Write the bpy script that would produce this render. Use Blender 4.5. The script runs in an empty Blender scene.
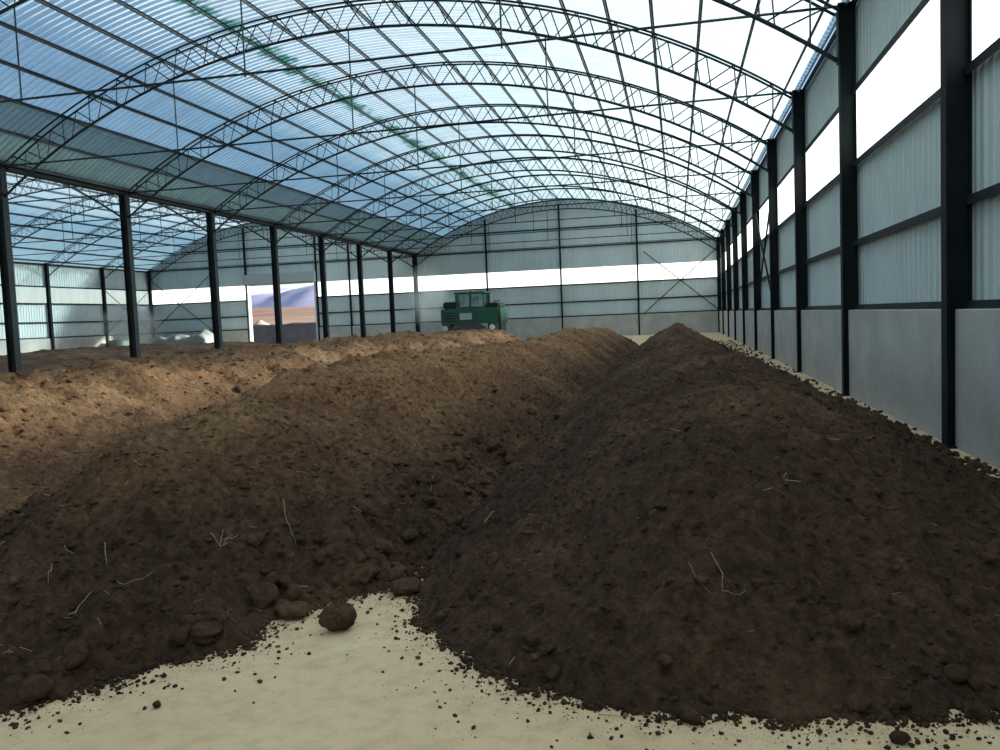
import bpy, math, random
import numpy as np

scene = bpy.context.scene
COL = scene.collection
random.seed(7)

# ------------------------------------------------------------------ camera, sky, sun, exposure
F_PX, PITCH, YAW, ROLL, EYE = 819.06, -0.0689, 0.2156, 0.0411, 1.7085
fw = np.array([-math.sin(YAW) * math.cos(PITCH), math.cos(YAW) * math.cos(PITCH), math.sin(PITCH)])
rt = np.array([math.cos(YAW), math.sin(YAW), 0.0])
up = np.cross(rt, fw)
cr, sr = math.cos(ROLL), math.sin(ROLL)
rt, up = cr * rt - sr * up, sr * rt + cr * up
from mathutils import Matrix, Vector
cam_data = bpy.data.cameras.new('camera')
cam = bpy.data.objects.new('camera', cam_data)
COL.objects.link(cam)
cam.matrix_world = Matrix(((rt[0], up[0], -fw[0], 0), (rt[1], up[1], -fw[1], 0), (rt[2], up[2], -fw[2], EYE), (0, 0, 0, 1)))
cam_data.sensor_width = 36.0
cam_data.lens = 36.0 * F_PX / 1000.0
cam_data.clip_start, cam_data.clip_end = 0.05, 6000
scene.camera = cam

SUN_EL, SUN_AZ = math.radians(18), math.radians(30)      # azimuth measured from +x (right wall side) towards +y (far gable)
world = bpy.data.worlds.new('sky')
scene.world = world
world.use_nodes = True
wn = world.node_tree
wn.nodes.clear()
w_out = wn.nodes.new('ShaderNodeOutputWorld')
w_bg = wn.nodes.new('ShaderNodeBackground')
w_sky = wn.nodes.new('ShaderNodeTexSky')
w_sky.sky_type = 'NISHITA'
w_sky.sun_disc = False
w_sky.sun_elevation = SUN_EL
w_sky.sun_rotation = math.radians(90) - SUN_AZ
w_sky.air_density, w_sky.dust_density, w_sky.ozone_density = 1.0, 1.0, 1.0
w_sky.altitude = 1500
w_bg.inputs['Strength'].default_value = 0.20
wn.links.new(w_sky.outputs[0], w_bg.inputs[0])
wn.links.new(w_bg.outputs[0], w_out.inputs[0])

sun_data = bpy.data.lights.new('sun', 'SUN')
sun_data.energy = 12.0
sun_data.angle = math.radians(4)
sun_data.color = (1.0, 0.95, 0.87)
sun = bpy.data.objects.new('sun', sun_data)
COL.objects.link(sun)
sun_dir = Vector((math.cos(SUN_EL) * math.cos(SUN_AZ), math.cos(SUN_EL) * math.sin(SUN_AZ), math.sin(SUN_EL)))
sun.rotation_euler = sun_dir.to_track_quat('Z', 'Y').to_euler()
sun.location = (60, 40, 60)

vs = scene.view_settings
vs.view_transform = 'Standard'
vs.look = 'None'
vs.exposure = 0.15
vs.gamma = 1.0
vs.use_curve_mapping = False
scene.cycles.use_denoising = True
scene.cycles.max_bounces = 10
scene.cycles.diffuse_bounces = 5
scene.cycles.transparent_max_bounces = 16
scene.cycles.volume_bounces = 1

# ------------------------------------------------------------------ measures of the hall (metres)
Y0, BAY = 10.37, 6.0
XR, XM, XW = 3.07, -20.82, -45.31        # right wall, middle column row, left wall
HC, HG, HB, HT, HE = 1.60, 2.77, 4.15, 5.40, 7.15
YB = Y0 + 9 * BAY                        # far gable columns
YWALL = YB + 0.22                        # far gable cladding
YF = Y0 - 3 * BAY                        # front end behind the camera
RISE = 3.72


def Y(i):
    return Y0 + BAY * i


class Arch:
    def __init__(s, xa, xb):
        s.xc = (xa + xb) / 2
        s.half = abs(xb - xa) / 2
        s.R = (s.half ** 2 + RISE ** 2) / (2 * RISE)
        s.zc = HE + RISE - s.R
        s.amax = math.asin(s.half / s.R)

    def z(s, x, off=0.0):
        d = x - s.xc
        return s.zc + math.sqrt(max(0.0, (s.R - off) ** 2 - d * d))

    def p(s, a, off=0.0):                 # local x, z at angle a from the crown
        return (s.R - off) * math.sin(a), s.zc + (s.R - off) * math.cos(a)


MAIN = Arch(XM, XR)
LEFT = Arch(XW, XM)

# ------------------------------------------------------------------ helpers


def setp(o, label=None, cat=None, group=None, kind=None):
    if label:
        o['label'] = label
    if cat:
        o['category'] = cat
    if group:
        o['group'] = group
    if kind:
        o['kind'] = kind
    return o


class MB:
    def __init__(s):
        s.v, s.f = [], []

    def box(s, x0, x1, y0, y1, z0, z1):
        n = len(s.v)
        s.v += [(x0, y0, z0), (x1, y0, z0), (x1, y1, z0), (x0, y1, z0), (x0, y0, z1), (x1, y0, z1), (x1, y1, z1), (x0, y1, z1)]
        s.f += [tuple(n + k for k in q) for q in ((0, 3, 2, 1), (4, 5, 6, 7), (0, 1, 5, 4), (1, 2, 6, 5), (2, 3, 7, 6), (3, 0, 4, 7))]
        return s

    def prism(s, prof, y0, y1, axis='y'):
        """closed profile of (a, z) pairs swept along an axis"""
        n, m = len(s.v), len(prof)
        for yy in (y0, y1):
            for a, z in prof:
                s.v.append((a, yy, z) if axis == 'y' else (yy, a, z))
        for k in range(m):
            s.f.append((n + k, n + (k + 1) % m, n + m + (k + 1) % m, n + m + k))
        s.f.append(tuple(n + k for k in range(m))[::-1])
        s.f.append(tuple(n + m + k for k in range(m)))
        return s

    def tube(s, pts, r, sides=6, closed=False, cap=True):
        pts = [Vector(p) for p in pts]
        rs = r if isinstance(r, (list, tuple)) else [r] * len(pts)
        n = len(s.v)
        prev = None
        for i, p in enumerate(pts):
            t = (pts[min(i + 1, len(pts) - 1)] - pts[max(i - 1, 0)]).normalized()
            a = prev if prev is not None else (Vector((0, 0, 1)) if abs(t.z) < 0.9 else Vector((1, 0, 0)))
            u = (a - t * a.dot(t)).normalized()
            prev = u
            w = t.cross(u)
            for k in range(sides):
                th = 2 * math.pi * k / sides
                q = p + (u * math.cos(th) + w * math.sin(th)) * rs[i]
                s.v.append(tuple(q))
        for i in range(len(pts) - 1):
            for k in range(sides):
                a, b = n + i * sides + k, n + i * sides + (k + 1) % sides
                s.f.append((a, b, b + sides, a + sides))
        if cap:
            s.f.append(tuple(n + k for k in range(sides))[::-1])
            m = n + (len(pts) - 1) * sides
            s.f.append(tuple(m + k for k in range(sides)))
        return s

    def mesh(s, name, mat, smooth=False):
        me = bpy.data.meshes.new(name)
        me.from_pydata(s.v, [], s.f)
        if mat:
            me.materials.append(mat)
        if smooth:
            me.polygons.foreach_set('use_smooth', [True] * len(me.polygons))
        me.update()
        return me

    def build(s, name, mat, parent=None, smooth=False, loc=None):
        return place(name, s.mesh(name, mat, smooth), parent, loc)


def place(name, me, parent=None, loc=None, rot=None, scale=None):
    o = bpy.data.objects.new(name, me)
    COL.objects.link(o)
    if parent is not None:
        o.parent = parent
    if loc is not None:
        o.location = loc
    if rot is not None:
        o.rotation_euler = rot
    if scale is not None:
        o.scale = scale
    return o


def empty(name, loc=(0, 0, 0), label=None, cat=None, group=None, kind=None, rot=None):
    o = bpy.data.objects.new(name, None)
    o.empty_display_size = 0.3
    COL.objects.link(o)
    o.location = loc
    if rot is not None:
        o.rotation_euler = rot
    return setp(o, label, cat, group, kind)


# ------------------------------------------------------------------ materials


def new_mat(name):
    m = bpy.data.materials.new(name)
    m.use_nodes = True
    nt = m.node_tree
    nt.nodes.clear()
    out = nt.nodes.new('ShaderNodeOutputMaterial')
    return m, nt, out


def N(nt, kind, **kw):
    n = nt.nodes.new(kind)
    for k, v in kw.items():
        if k in n.inputs:
            n.inputs[k].default_value = v
        else:
            setattr(n, k, v)
    return n


def noise(nt, scale, detail=4.0, rough=0.55, vec=None, stretch=None):
    g = N(nt, 'ShaderNodeNewGeometry')
    src = g.outputs['Position']
    if stretch:
        mp = N(nt, 'ShaderNodeMapping')
        mp.inputs['Scale'].default_value = stretch
        nt.links.new(src, mp.inputs['Vector'])
        src = mp.outputs[0]
    n = N(nt, 'ShaderNodeTexNoise', Scale=scale, Detail=detail, Roughness=rough)
    nt.links.new(src, n.inputs['Vector'])
    return n


def ramp(nt, src, stops):
    r = N(nt, 'ShaderNodeValToRGB')
    el = r.color_ramp.elements
    while len(el) < len(stops):
        el.new(0.5)
    for e, (p, c) in zip(el, stops):
        e.position = p
        e.color = (*c, 1) if len(c) == 3 else c
    nt.links.new(src, r.inputs[0])
    return r


def mix(nt, fac, a, b, mode='MIX'):
    m = N(nt, 'ShaderNodeMix', data_type='RGBA', blend_type=mode)
    for sock, val in ((m.inputs[0], fac), (m.inputs[6], a), (m.inputs[7], b)):
        if hasattr(val, 'links') or isinstance(val, bpy.types.NodeSocket):
            nt.links.new(val, sock)
        elif isinstance(val, (int, float)):
            sock.default_value = val
        else:
            sock.default_value = (*val, 1)
    return m.outputs[2]


def math_node(nt, op, a, b=None, clamp=False):
    m = N(nt, 'ShaderNodeMath', operation=op, use_clamp=clamp)
    for s, v in zip(m.inputs, (a, b)):
        if v is None:
            continue
        if isinstance(v, bpy.types.NodeSocket):
            nt.links.new(v, s)
        else:
            s.default_value = v
    return m.outputs[0]


def simple(name, col, rough=0.6, metal=0.0, var=0.25, scale=3.0, stretch=None, dirt=None, bump=0.0, spec=0.4):
    m, nt, out = new_mat(name)
    b = N(nt, 'ShaderNodeBsdfPrincipled', Roughness=rough, Metallic=metal)
    b.inputs['Specular IOR Level'].default_value = spec
    n = noise(nt, scale, stretch=stretch)
    dark = tuple(c * (1 - var) for c in col)
    lite = tuple(min(1, c * (1 + var)) for c in col)
    c = ramp(nt, n.outputs[0], [(0.3, dark), (0.7, lite)]).outputs[0]
    if dirt:
        n2 = noise(nt, scale * 0.37, detail=6, rough=0.65)
        f = ramp(nt, n2.outputs[0], [(0.5, (0, 0, 0)), (0.72, (1, 1, 1))]).outputs[0]
        c = mix(nt, f, c, dirt)
    nt.links.new(c, b.inputs['Base Color'])
    if bump:
        bp = N(nt, 'ShaderNodeBump', Strength=bump, Distance=0.02)
        nb = noise(nt, scale * 6, detail=6)
        nt.links.new(nb.outputs[0], bp.inputs['Height'])
        nt.links.new(bp.outputs[0], b.inputs['Normal'])
    nt.links.new(b.outputs[0], out.inputs[0])
    return m


def sheet_mat(name, trans, clear, w_clear, stain=False, back=0.25):
    """fibreglass sheet: lets diffuse light through, partly clear, faint gloss"""
    m, nt, out = new_mat(name)
    n = noise(nt, 0.9, detail=5, rough=0.6, stretch=(0.5, 3.0, 0.5))
    v = ramp(nt, n.outputs[0], [(0.3, (0.86, 0.86, 0.86)), (0.6, (1, 1, 1))]).outputs[0]
    ct = mix(nt, 1.0, v, trans, 'MULTIPLY')
    cc = mix(nt, 1.0, v, clear, 'MULTIPLY')
    if stain:
        g = N(nt, 'ShaderNodeNewGeometry')
        sp = N(nt, 'ShaderNodeSeparateXYZ')
        nt.links.new(g.outputs['Position'], sp.inputs[0])
        d = math_node(nt, 'ABSOLUTE', math_node(nt, 'ADD', sp.outputs[0], 12.55))
        n2 = noise(nt, 1.4, detail=5, rough=0.7)
        lim = math_node(nt, 'MULTIPLY', math_node(nt, 'SUBTRACT', n2.outputs[0], 0.36), 2.6)
        f = math_node(nt, 'MULTIPLY', math_node(nt, 'SUBTRACT', lim, d), 2.2, clamp=True)
        ct = mix(nt, f, ct, (0.10, 0.30, 0.22))
        cc = mix(nt, f, cc, (0.12, 0.42, 0.30))
    t = N(nt, 'ShaderNodeBsdfTranslucent')
    c = N(nt, 'ShaderNodeBsdfTransparent')
    d = N(nt, 'ShaderNodeBsdfDiffuse')
    nt.links.new(ct, t.inputs[0])
    nt.links.new(cc, c.inputs[0])
    nt.links.new(ct, d.inputs[0])
    m0 = N(nt, 'ShaderNodeMixShader')
    m0.inputs[0].default_value = back
    nt.links.new(t.outputs[0], m0.inputs[1])
    nt.links.new(d.outputs[0], m0.inputs[2])
    m1 = N(nt, 'ShaderNodeMixShader')
    m1.inputs[0].default_value = w_clear
    nt.links.new(m0.outputs[0], m1.inputs[1])
    nt.links.new(c.outputs[0], m1.inputs[2])
    nt.links.new(m1.outputs[0], out.inputs[0])
    return m


def soil_mat():
    m, nt, out = new_mat('soil')
    b = N(nt, 'ShaderNodeBsdfPrincipled', Roughness=0.95)
    b.inputs['Specular IOR Level'].default_value = 0.12
    at = N(nt, 'ShaderNodeAttribute', attribute_name='pale_soil')
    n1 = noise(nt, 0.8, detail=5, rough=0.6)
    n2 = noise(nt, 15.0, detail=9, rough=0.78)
    dark_soil = ramp(nt, n1.outputs[0], [(0.3, (0.058, 0.036, 0.025)), (0.55, (0.084, 0.052, 0.034)), (0.72, (0.105, 0.070, 0.042))]).outputs[0]
    pale_soil = ramp(nt, n1.outputs[0], [(0.3, (0.22, 0.118, 0.06)), (0.55, (0.33, 0.195, 0.10)), (0.75, (0.40, 0.275, 0.15))]).outputs[0]
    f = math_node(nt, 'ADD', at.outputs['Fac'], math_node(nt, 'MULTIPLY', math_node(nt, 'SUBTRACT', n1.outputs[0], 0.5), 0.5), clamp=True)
    c = mix(nt, f, dark_soil, pale_soil)
    g = ramp(nt, n2.outputs[0], [(0.33, (0.38, 0.36, 0.34)), (0.5, (0.95, 0.95, 0.95)), (0.6, (1.35, 1.33, 1.28)), (0.72, (2.3, 2.15, 1.8))]).outputs[0]
    c = mix(nt, 1.0, c, g, 'MULTIPLY')
    nt.links.new(c, b.inputs['Base Color'])
    bp = N(nt, 'ShaderNodeBump', Strength=1.0, Distance=0.05)
    n3 = noise(nt, 14.0, detail=9, rough=0.72)
    nt.links.new(n3.outputs[0], bp.inputs['Height'])
    nt.links.new(bp.outputs[0], b.inputs['Normal'])
    nt.links.new(b.outputs[0], out.inputs[0])
    return m


def floor_mat():
    m, nt, out = new_mat('dusty_concrete')
    b = N(nt, 'ShaderNodeBsdfPrincipled', Roughness=0.85)
    b.inputs['Specular IOR Level'].default_value = 0.25
    n1 = noise(nt, 0.9, detail=5, rough=0.6)
    n2 = noise(nt, 9.0, detail=7, rough=0.65)
    c = ramp(nt, n1.outputs[0], [(0.3, (0.57, 0.445, 0.27)), (0.6, (0.665, 0.53, 0.335)), (0.75, (0.71, 0.59, 0.40))]).outputs[0]
    f = ramp(nt, n2.outputs[0], [(0.35, (0.72, 0.70, 0.66)), (0.55, (1, 1, 1))]).outputs[0]
    c = mix(nt, 0.6, c, f, 'MULTIPLY')
    nt.links.new(c, b.inputs['Base Color'])
    bp = N(nt, 'ShaderNodeBump', Strength=0.25, Distance=0.01)
    nt.links.new(n2.outputs[0], bp.inputs['Height'])
    nt.links.new(bp.outputs[0], b.inputs['Normal'])
    nt.links.new(b.outputs[0], out.inputs[0])
    return m


M = {}
M['steel'] = simple('dark_steel_paint', (0.012, 0.017, 0.020), rough=0.7, var=0.3, scale=2.0, dirt=(0.020, 0.021, 0.021), spec=0.12)
M['chord'] = simple('green_black_steel', (0.016, 0.028, 0.030), rough=0.6, var=0.3, scale=2.0, spec=0.2)
M['purlin'] = simple('grey_purlin_steel', (0.06, 0.07, 0.075), rough=0.55, var=0.4, scale=1.2, dirt=(0.12, 0.09, 0.075), spec=0.3)
M['girt'] = simple('dark_girt_steel', (0.018, 0.026, 0.030), rough=0.65, var=0.3, spec=0.15)
M['cladding'] = simple('blue_grey_cladding', (0.58, 0.67, 0.665), rough=0.45, var=0.08, scale=0.6, stretch=(1, 1, 0.25), dirt=(0.52, 0.605, 0.595))
M['concrete'] = simple('grey_concrete', (0.45, 0.445, 0.41), rough=0.9, var=0.14, scale=1.3, dirt=(0.36, 0.36, 0.335), bump=0.15)
M['roof'] = sheet_mat('clear_fibreglass_roof_sheet', (0.80, 0.88, 0.87), (0.68, 0.84, 0.90), 0.52, stain=True)
M['eave'] = sheet_mat('grey_green_eave_sheet', (0.30, 0.36, 0.32), (0.36, 0.44, 0.41), 0.30)
M['strip'] = sheet_mat('white_light_strip', (0.93, 0.96, 0.96), (0.88, 0.92, 0.94), 0.04, back=0.0)
M['strip_open'] = sheet_mat('pale_clear_light_strip', (0.93, 0.96, 0.96), (0.92, 0.96, 0.97), 0.55, back=0.0)
M['strip_clear'] = sheet_mat('clear_light_strip', (0.93, 0.96, 0.96), (0.92, 0.95, 0.95), 0.35, back=0.08)
M['soil'] = soil_mat()
M['floor'] = floor_mat()
M['straw'] = simple('dry_straw', (0.34, 0.27, 0.15), rough=0.8, var=0.3, scale=40)
M['white_paint'] = simple('white_door_paint', (0.62, 0.64, 0.66), rough=0.5, var=0.08)
M['shutter_grey'] = simple('pale_grey_shutter', (0.42, 0.46, 0.46), rough=0.5, var=0.08)

# ------------------------------------------------------------------ floor and ground outside
fl = MB().box(XW - 0.4, XR + 0.46, YF - 0.5, YB + 0.6, -0.25, 0.0).build('floor', M['floor'])
setp(fl, 'pale dusty concrete floor under the soil windrows', 'floor', kind='structure')

# ------------------------------------------------------------------ cladding sheets (ribbed, 1 m wide)
RIB = [(0.0, 0), (0.16, 0), (0.18, 1), (0.22, 1), (0.24, 0)]       # 0.25 m pitch


RG, RB, RT = 2.82, 4.26, 5.57            # girt and light strip heights on the right wall


def rib_profile(width, depth=0.03):
    out = []
    n = max(1, int(round(width / 0.25)))
    p = width / n
    for k in range(n):
        for a, h in RIB[:-1] + [(0.24, 0)]:
            out.append((k * p + a * p / 0.25, h * depth))
    out.append((width, 0))
    return out


def sheet_wall_mesh(name, width, z0, ztop, mat, axis='y', nrm=1, nz=1):
    """vertical ribbed sheet along +axis from 0 to width; ztop is a number or a function of the running coordinate"""
    mb = MB()
    prof = rib_profile(width, 0.008 if name == 'light_panel' else 0.03)
    for a, d in prof:
        zt = ztop(a) if callable(ztop) else ztop
        for z in (z0, zt):
            mb.v.append((nrm * d, a, z) if axis == 'y' else (a, nrm * d, z))
    for k in range(len(prof) - 1):
        mb.f.append((2 * k, 2 * k + 2, 2 * k + 3, 2 * k + 1))
    return mb.mesh(name, mat)


def girt_mb(a0, a1, c, z, axis='y', nrm=1, h=0.11, d=0.10):
    """C-section rail from a0 to a1, back against c; opens downwards"""
    t = 0.012
    if nrm > 0:
        prof = [(c - d, z - h / 2), (c - d, z + h / 2), (c, z + h / 2), (c, z + h / 2 - t), (c - d + t, z + h / 2 - t), (c - d + t, z - h / 2)]
    else:
        prof = [(c + d, z - h / 2), (c + d, z + h / 2), (c, z + h / 2), (c, z + h / 2 - t), (c + d - t, z + h / 2 - t), (c + d - t, z - h / 2)]
    return MB().prism(prof, a0, a1, axis)


# right wall -----------------------------------------------------------------
wall_r = MB().box(XR + 0.335, XR + 0.44, YF, YWALL + 0.3, 0.0, HC - 0.04).build('wall_right', M['concrete'])
setp(wall_r, 'low grey concrete wall with ribbed blue-grey cladding and white light strip, beside the dark mound', 'wall', kind='structure')


def concrete_panel(x0, x1, y0, y1, z1=HC):
    b = 0.012
    return MB().prism([(x0, 0), (x1, 0), (x1, z1), (x0 + b, z1), (x0, z1 - b)], y0, y1, 'y')


XS = XR + 0.29                                                      # cladding plane
low_s = sheet_wall_mesh('cladding_sheet', 1.0, HC - 0.05, RB + 0.095, M['cladding'], 'y', -1)
top_s = sheet_wall_mesh('cladding_sheet', 1.0, RT + 0.14, HE + 0.06, M['cladding'], 'y', -1)
str_s = sheet_wall_mesh('light_panel', 1.0, RB + 0.095, RT + 0.14, M['strip_clear'], 'y', -1)
low_l = sheet_wall_mesh('cladding_sheet', 6.0, HC - 0.05, RB + 0.095, M['cladding'], 'y', -1)
top_l = sheet_wall_mesh('cladding_sheet', 6.0, RT + 0.14, HE + 0.06, M['cladding'], 'y', -1)
str_l = sheet_wall_mesh('light_panel', 6.0, RB + 0.095, RT + 0.14, M['strip_clear'], 'y', -1)
for i in range(-3, 9):
    near = i >= -1
    concrete_panel(XR + 0.035, XR + 0.335, Y(i) + 0.075, Y(i + 1) - 0.075).build('concrete_panel', M['concrete'], wall_r)
    for k in range(6 if near else 1):
        yy = Y(i) + k
        place('cladding_sheet', low_s if near else low_l, wall_r, (XS, yy, 0))
        place('cladding_sheet', top_s if near else top_l, wall_r, (XS, yy, 0))
        place('light_panel', str_s if near else str_l, wall_r, (XS, yy, 0))
    for z in (HC + 0.04, RG, RB, RT, HE - 0.02):
        girt_mb(Y(i) + 0.002, Y(i + 1) - 0.002, XS - 0.035, z, 'y', 1).build('girt', M['girt'], wall_r)
for a, b in (((Y(3), HC + 0.1), (Y(4), HT + 0.1)), ((Y(4), HC + 0.1), (Y(3), HT + 0.1))):
    MB().tube([(XR + 0.05, a[0], a[1]), (XR + 0.05, b[0], b[1])], 0.035, 6).build('cross_brace', M['steel'], wall_r)
# eave rail, a double pipe outside the column heads
for dz in (0.0,):
    MB().tube([(XR + 0.10, YF, HE + 0.05), (XR + 0.10, YB, HE + 0.05)], 0.03, 6).build('eave_rail', M['steel'], wall_r)

MB().box(XS - 0.06, XS + 0.02, YB, YWALL + 0.06, 0, HE + 0.06).build('corner_trim', M['cladding'], wall_r)
# left wall ------------------------------------------------------------------
wall_l = MB().box(XW - 0.34, XW - 0.23, YF, YWALL + 0.3, 0.0, HC - 0.04).build('wall_left', M['concrete'])
setp(wall_l, 'low concrete wall with pale ribbed cladding at the far side of the left hall', 'wall', kind='structure')
XL = XW - 0.20
lowL = sheet_wall_mesh('cladding_sheet', 1.0, HC - 0.05, HB, M['cladding'], 'y', 1)
topL = sheet_wall_mesh('cladding_sheet', 1.0, HT, HE - 0.02, M['cladding'], 'y', 1)
strL = sheet_wall_mesh('light_panel', 1.0, HB, HT, M['strip_open'], 'y', 1)
lowLl = sheet_wall_mesh('cladding_sheet', 6.0, HC - 0.05, HB, M['cladding'], 'y', 1)
topLl = sheet_wall_mesh('cladding_sheet', 6.0, HT, HE - 0.02, M['cladding'], 'y', 1)
strLl = sheet_wall_mesh('light_panel', 6.0, HB, HT, M['strip_open'], 'y', 1)
for i in range(-3, 9):
    near = i >= 5
    MB().box(XW - 0.23, XW - 0.035, Y(i) + 0.08, Y(i + 1) - 0.08, 0, HC).build('concrete_panel', M['concrete'], wall_l)
    for k in range(6 if near else 1):
        yy = Y(i) + k
        place('cladding_sheet', lowL if near else lowLl, wall_l, (XL, yy, 0))
        place('cladding_sheet', topL if near else topLl, wall_l, (XL, yy, 0))
        place('light_panel', strL if near else strLl, wall_l, (XL, yy, 0))
    if i >= 3:
        for z in (HC + 0.04, HG, HB, HT, HE - 0.12):
            girt_mb(Y(i) + 0.1, Y(i + 1) - 0.1, XL + 0.035, z, 'y', -1).build('girt', M['girt'], wall_l)
for a, b in (((Y(8), HC + 0.1), (Y(9), HT)), ((Y(9), HC + 0.1), (Y(8), HT))):
    MB().tube([(XW - 0.05, a[0], a[1]), (XW - 0.05, b[0], b[1])], 0.03, 6).build('cross_brace', M['steel'], wall_l)

MB().box(XL - 0.02, XL + 0.06, YB, YWALL + 0.06, 0, HE - 0.02).build('corner_trim', M['cladding'], wall_l)
# far gable wall -------------------------------------------------------------
DX0, DX1, DH = -35.9, -29.7, 5.5                                    # door opening
wb = MB()
wb.box(XW - 0.03, DX0 - 0.05, YWALL - 0.18, YWALL + 0.12, 0, HC)
wb.box(DX1 + 0.05, XR + 0.03, YWALL - 0.18, YWALL + 0.12, 0, HC)
wall_b = wb.build('wall_back', M['concrete'])
setp(wall_b, 'far gable wall of blue-grey ribbed cladding with a white light strip and arched tops', 'wall', kind='structure')


def roof_z(x):
    return (MAIN.z(x) if x > XM else LEFT.z(x)) - 0.02


def gable_sheets(x0, x1, zdoor=None):
    n = int(round(x1 - x0))
    w = (x1 - x0) / n
    lo = sheet_wall_mesh('cladding_sheet', w, HC - 0.05, HB, M['cladding'], 'x', -1)
    stp = sheet_wall_mesh('light_panel', w, HB, HT, M['strip'], 'x', -1)
    for k in range(n):
        xx = x0 + k * w
        if zdoor is None:
            place('cladding_sheet', lo, wall_b, (xx, YWALL, 0))
            place('light_panel', stp, wall_b, (xx, YWALL, 0))
        tp = sheet_wall_mesh('cladding_sheet', w, HT if zdoor is None else zdoor, lambda a, xx=xx: roof_z(xx + a), M['cladding'], 'x', -1)
        place('cladding_sheet', tp, wall_b, (xx, YWALL, 0))


gable_sheets(XM, XR + 0.2)
gable_sheets(DX1, XM)
gable_sheets(DX0, DX1, DH)
gable_sheets(XW - 0.2, DX0)
GX = [XM + 5.97 * k for k in range(1, 4)] + [-26.6, -29.55, -36.05, -39.4]
for xa, xb in ((XW, DX0 - 0.15), (DX1 + 0.15, XM), (XM, XR)):
    for z in (HC + 0.04, HG, HB - 0.02, 7.05, 8.55):
        a0, a1 = xa, xb
        if z > HE:                                                 # keep the rail under the arch
            ar = MAIN if xa >= XM else LEFT
            dx = math.sqrt(max(0, (ar.R - 0.35) ** 2 - (z - ar.zc) ** 2))
            a0, a1 = max(a0, ar.xc - dx), min(a1, ar.xc + dx)
        if a1 - a0 > 0.5:
            girt_mb(a0, a1, YWALL - 0.035, z, 'x', 1, 0.10, 0.08).build('girt', M['girt'], wall_b)
for z in (7.05, 8.55):
    girt_mb(DX0 - 0.15, DX1 + 0.15, YWALL - 0.035, z, 'x', 1, 0.10, 0.08).build('girt', M['girt'], wall_b)
for xa, xb in ((-2.45, XR), (XW, -39.45)):
    for za, zb in ((HC + 0.1, 6.4), (6.4, HC + 0.1)):
        MB().tube([(xa, YB - 0.1, za), (xb, YB - 0.1, zb)], 0.035, 6).build('cross_brace', M['steel'], wall_b)

# front gable behind the camera (closes the hall, so light comes from the roof and the strips)
wall_f = MB().box(XW - 0.3, XR + 0.3, YF - 0.3, YF - 0.05, 0, HC).build('wall_front', M['concrete'])
setp(wall_f, 'front gable wall closing the hall on the near side', 'wall', kind='structure')
mbf = MB()
for x0, x1 in ((XW - 0.2, -33.0), (-33.0, XM), (XM, -9.0), (-9.0, XR + 0.2)):
    for z0, zt in ((HC, HB), (HT, None)):
        w = x1 - x0
        me = sheet_wall_mesh('cladding_sheet', w, z0, zt if zt else (lambda a, x0=x0: roof_z(x0 + a)), M['cladding'], 'x', 1)
        place('cladding_sheet', me, wall_f, (x0, YF - 0.15, 0))
    place('light_panel', sheet_wall_mesh('light_panel', x1 - x0, HB, HT, M['strip'], 'x', 1), wall_f, (x0, YF - 0.15, 0))

# roller door ----------------------------------------------------------------
door = empty('door_1', ((DX0 + DX1) / 2, YWALL, 0), 'open roller door with white side rails in the far gable of the left hall', 'door', kind='structure')
hw = (DX1 - DX0) / 2
MB().box(-hw - 0.1, hw + 0.1, -0.62, -0.13, DH, DH + 0.75).box(-hw - 0.14, -hw - 0.1, -0.66, -0.1, DH - 0.04, DH + 0.8).box(hw + 0.1, hw + 0.14, -0.66, -0.1, DH - 0.04, DH + 0.8).build('shutter_box', M['shutter_grey'], door)
for s in (-1, 1):
    MB().box(s * hw - 0.05, s * hw + 0.05, -0.32, 0.16, 0, DH).build('guide_rail', M['white_paint'], door)
MB().box(-hw + 0.1, hw - 0.1, -0.30, -0.24, DH - 0.16, DH).build('shutter_bottom_bar', M['shutter_grey'], door)
MB().box(-hw - 0.1, hw + 0.1, -0.3, 0.5, 0.0, 0.06).build('threshold', M['concrete'], door)

# ------------------------------------------------------------------ columns


def h_column(name, loc, h, rot, label, group, D=0.27, W=0.2, t=0.014):
    e = empty(name, loc, label, 'column', group, 'thing', (0, 0, rot))
    key = ('hcol', round(h, 2), D, W)
    if key not in MESH:
        MESH[key] = (MB().box(-D / 2, -D / 2 + t, -W / 2, W / 2, 0.0, h).mesh('flange', M['steel']),
                     MB().box(D / 2 - t, D / 2, -W / 2, W / 2, 0.0, h).mesh('flange', M['steel']),
                     MB().box(-D / 2 + t, D / 2 - t, -0.007, 0.007, 0.0, h).mesh('web', M['steel']),
                     MB().box(-D / 2 - 0.05, D / 2 + 0.05, -W / 2 - 0.05, W / 2 + 0.05, 0.0, 0.02).mesh('base_plate', M['steel']),
                     MB().box(-D / 2 - 0.03, D / 2 + 0.03, -W / 2 - 0.03, W / 2 + 0.03, h, h + 0.02).mesh('cap_plate', M['steel']))
    a, b, c, d, f = MESH[key]
    place('flange', a, e)
    place('flange', b, e)
    place('web', c, e)
    place('base_plate', d, e)
    place('cap_plate', f, e)
    return e


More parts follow.
